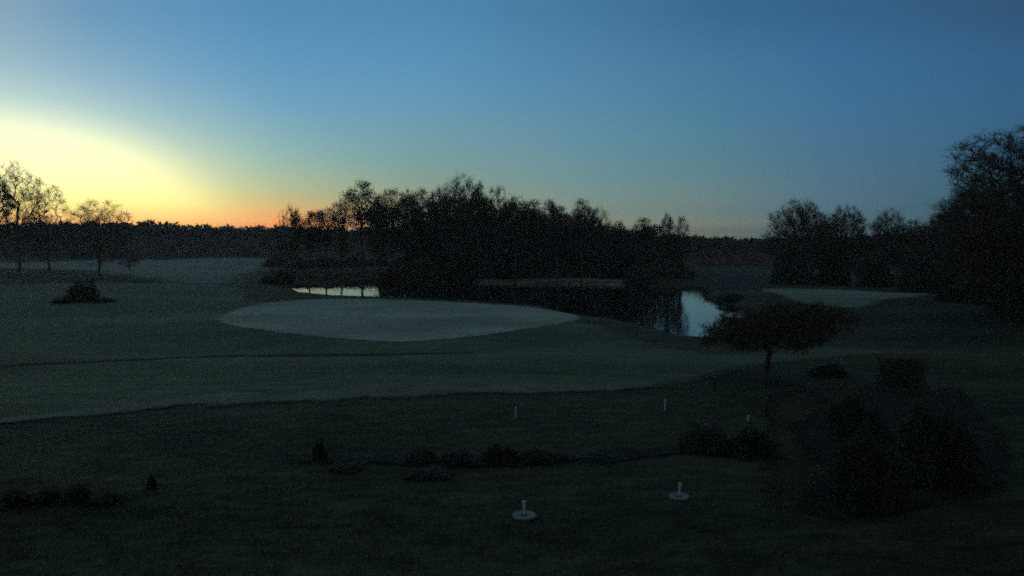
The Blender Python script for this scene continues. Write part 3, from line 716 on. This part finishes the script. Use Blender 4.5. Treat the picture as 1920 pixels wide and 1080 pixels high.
# far wood: tree tops read as one dark band
def wood(name, prof, base_y, seed, label, n, size, depth=60):
    rs = np.random.RandomState(seed); pts = []; v = []; f = []
    xs_ = np.arange(prof[0][0], prof[-1][0], 3.0); tops = np.interp(xs_, [p[0] for p in prof], [p[1] for p in prof])
    bys = np.interp(xs_, [b_[0] for b_ in base_y], [b_[1] for b_ in base_y])
    K = []
    for x_, t_, by in zip(xs_, tops, bys):
        p = at(x_, by); h_ = CAM_H + math.tan(math.atan((540 - t_) / F) - PITCH) * p[1]; K.append((p, h_))
    # body: bumpy ridge from front foot over the crown line to the back foot
    rows = [(0, 0.0), (0.02, 0.55), (0.08, 0.78), (0.2, 0.84), (1, 0.80)]
    for (p, h_) in K:
        d = p / np.linalg.norm(p); jj = rs.uniform(0.86, 1.03)
        for a, b_ in rows: q_ = p + d * depth * a; v.append((q_[0], q_[1], h_ * b_ * (jj if b_ > 0.6 else 1) - (0.3 if a == 0 else 0)))
    nr = len(rows)
    for j in range(len(K) - 1):
        for r in range(nr - 1): f.append((j * nr + r, (j + 1) * nr + r, (j + 1) * nr + r + 1, j * nr + r + 1))
    core = mesh_np('core', v, f, M['twig'])
    for _ in range(n):
        j = rs.randint(len(K)); p, h_ = K[j]; d = p / np.linalg.norm(p); a = abs(rs.normal(0, 0.35)); bump = 0.93 + 0.05 * math.sin(j * 0.9) + 0.05 * math.sin(j * 0.37 + 1)
        q_ = p + d * depth * a + rs.normal(0, 1.5, 2); pts.append((q_[0], q_[1], h_ * bump * (rs.uniform(0, 1) ** 0.5)))
    o = scatter(name, pts, size, M['twig'], label, 'wood', seed, 1.2, 0.35)
    c_ = link('core', core, o); return o
wood('distant_wood', [(-900, 415), (-300, 416), (0, 419), (120, 416), (240, 417), (280, 413), (320, 418), (345, 420), (430, 424), (520, 423), (600, 427), (760, 430), (1000, 432), (1200, 438)],
     [(-900, 484), (0, 482), (520, 481), (1200, 486)], 11, 'long dark wood along the horizon behind the left of the course', 42000, 1.3)
wood('distant_wood', [(1150, 440), (1290, 443), (1330, 445), (1400, 449), (1440, 447), (1560, 446), (1800, 430), (2300, 400)],
     [(1150, 492), (1400, 497), (1600, 500), (2300, 505)], 12, 'dark wood along the horizon behind the right of the course', 26000, 1.0)

# short grass blades in the near rough
n = 60000; r = np.random.RandomState(9)
d = 17 + 33 * r.rand(n) ** 1.3; a = r.uniform(-0.68, 0.68, n); gx, gy = d * np.tan(a), d
cl = np.sin(gx * 1.7 + 3 * np.sin(gy * 0.6)) * np.sin(gy * 1.3 + 2 * np.sin(gx * 0.5)); keepm = (cl > -0.2) | (r.rand(n) < 0.3)
gx, gy = gx[keepm], gy[keepm]; n = len(gx); gz = height(gx, gy); an = r.uniform(0, 6.28, n); hh = 0.05 + 0.13 * r.rand(n) ** 2
s = np.stack([np.cos(an), np.sin(an), np.zeros(n)], 1) * 0.012; b0 = np.stack([gx, gy, gz - 0.01], 1)
e = b0 + np.stack([r.normal(0, 0.05, n), r.normal(0, 0.05, n), hh], 1)
tag(link('grass', mesh_np('grass', np.stack([b0 - s, b0 + s, e], 1).reshape(-1, 3), np.arange(3 * n).reshape(-1, 3), M['blade'])), 'short rough grass in the foreground', 'grass', kind='stuff')

# ------------------------------------------------------------------ small things
def marker(px, base, h, label, disc, tilt=0.0, rdisc=0.34):
    p = at(px, base); z0 = hz(*p) + 0.02; o = empty('marker_post', (p[0], p[1], z0)); tag(o, label, 'marker post', 'short white marker posts in the near grass')
    mb = MB(); mb.tube([(0, 0, -0.05), (tilt * 0.3, 0, h * 0.5), (tilt, 0, h - 0.03), (tilt, 0, h)], [0.042, 0.04, 0.038, 0.028], 14); mb.build('post', M['white'], o)
    c = MB(); c.lathe([(0.0, 0.052), (0.03, 0.05), (0.045, 0.035), (0.05, 0.0), (0.043, -0.01)], 18, (tilt, 0, h - 0.012)); c.build('cap', M['white'], o)
    if disc:
        mb = MB(); mb.lathe([(0.05, 0.03), (0.10, 0.035), (0.14, 0.05), (rdisc * 0.85, 0.055), (rdisc * 0.97, 0.07), (rdisc, 0.06), (rdisc, 0.0)], 40); mb.build('disc', M['disc'], o)
        mb = MB(); mb.lathe([(0.043, 0.0), (0.06, 0.05), (0.085, 0.06), (0.10, 0.02)], 20); mb.build('collar', M['wood'], o)
    return o
marker(983, 973, 0.42, 'white post in the middle of a pale round disc, the nearest one', True, 0.0)
marker(1273, 938, 0.42, 'white post with a pale round disc, right of the nearest one', True, 0.03, 0.31)
marker(967, 790, 0.44, 'slim white post without disc, beyond the row of low shrubs', False)
marker(1247, 772, 0.44, 'slim white post without disc, below the right end of the pale path', False)
marker(1402, 793, 0.22, 'shortest white stub beside the dark shrubs under the spreading tree', False, 0.04)
def stake(px, base, h, label):
    p = at(px, base); o = empty('stake', (p[0], p[1], hz(*p))); tag(o, label, 'stake')
    mb = MB(); mb.tube([(0, 0, -0.1), (0, 0, h * 0.6), (0.01, 0, h)], [0.05, 0.048, 0.04], 10); mb.build('post', M['wood'], o)
    mb = MB(); mb.lathe([(0.052, -0.03), (0.055, 0.0), (0.052, 0.03)], 14, (0.008, 0, h * 0.85)); mb.build('band', M['metal'], o)
stake(1340, 736, 0.85, 'dark wooden stake standing alone left of the spreading tree')
stake(1437, 784, 1.0, 'dark wooden stake below the trunk of the spreading tree')

# ------------------------------------------------------------------ haze
hm = bpy.data.materials.new('haze'); hm.use_nodes = True; t = hm.node_tree; t.nodes.clear()
ho = t.nodes.new('ShaderNodeOutputMaterial'); hv = t.nodes.new('ShaderNodeVolumePrincipled')
hv.inputs['Color'].default_value = (0.85, 0.88, 0.9, 1); hv.inputs['Density'].default_value = HAZE; hv.inputs['Anisotropy'].default_value = 0.3
t.links.new(hv.outputs[0], ho.inputs['Volume'])
x0, x1, y0, y1, z0, z1 = -2600, 2600, -400, 3700, -3, HAZE_TOP
v = [(x, y, z) for z in (z0, z1) for x, y in ((x0, y0), (x1, y0), (x1, y1), (x0, y1))]
tag(link('haze', mesh_np('haze', v, [(0, 3, 2, 1), (4, 5, 6, 7), (0, 1, 5, 4), (1, 2, 6, 5), (2, 3, 7, 6), (3, 0, 4, 7)], hm)), 'thin dawn haze over the course', 'haze', kind='stuff')
S.cycles.volume_bounces = 0
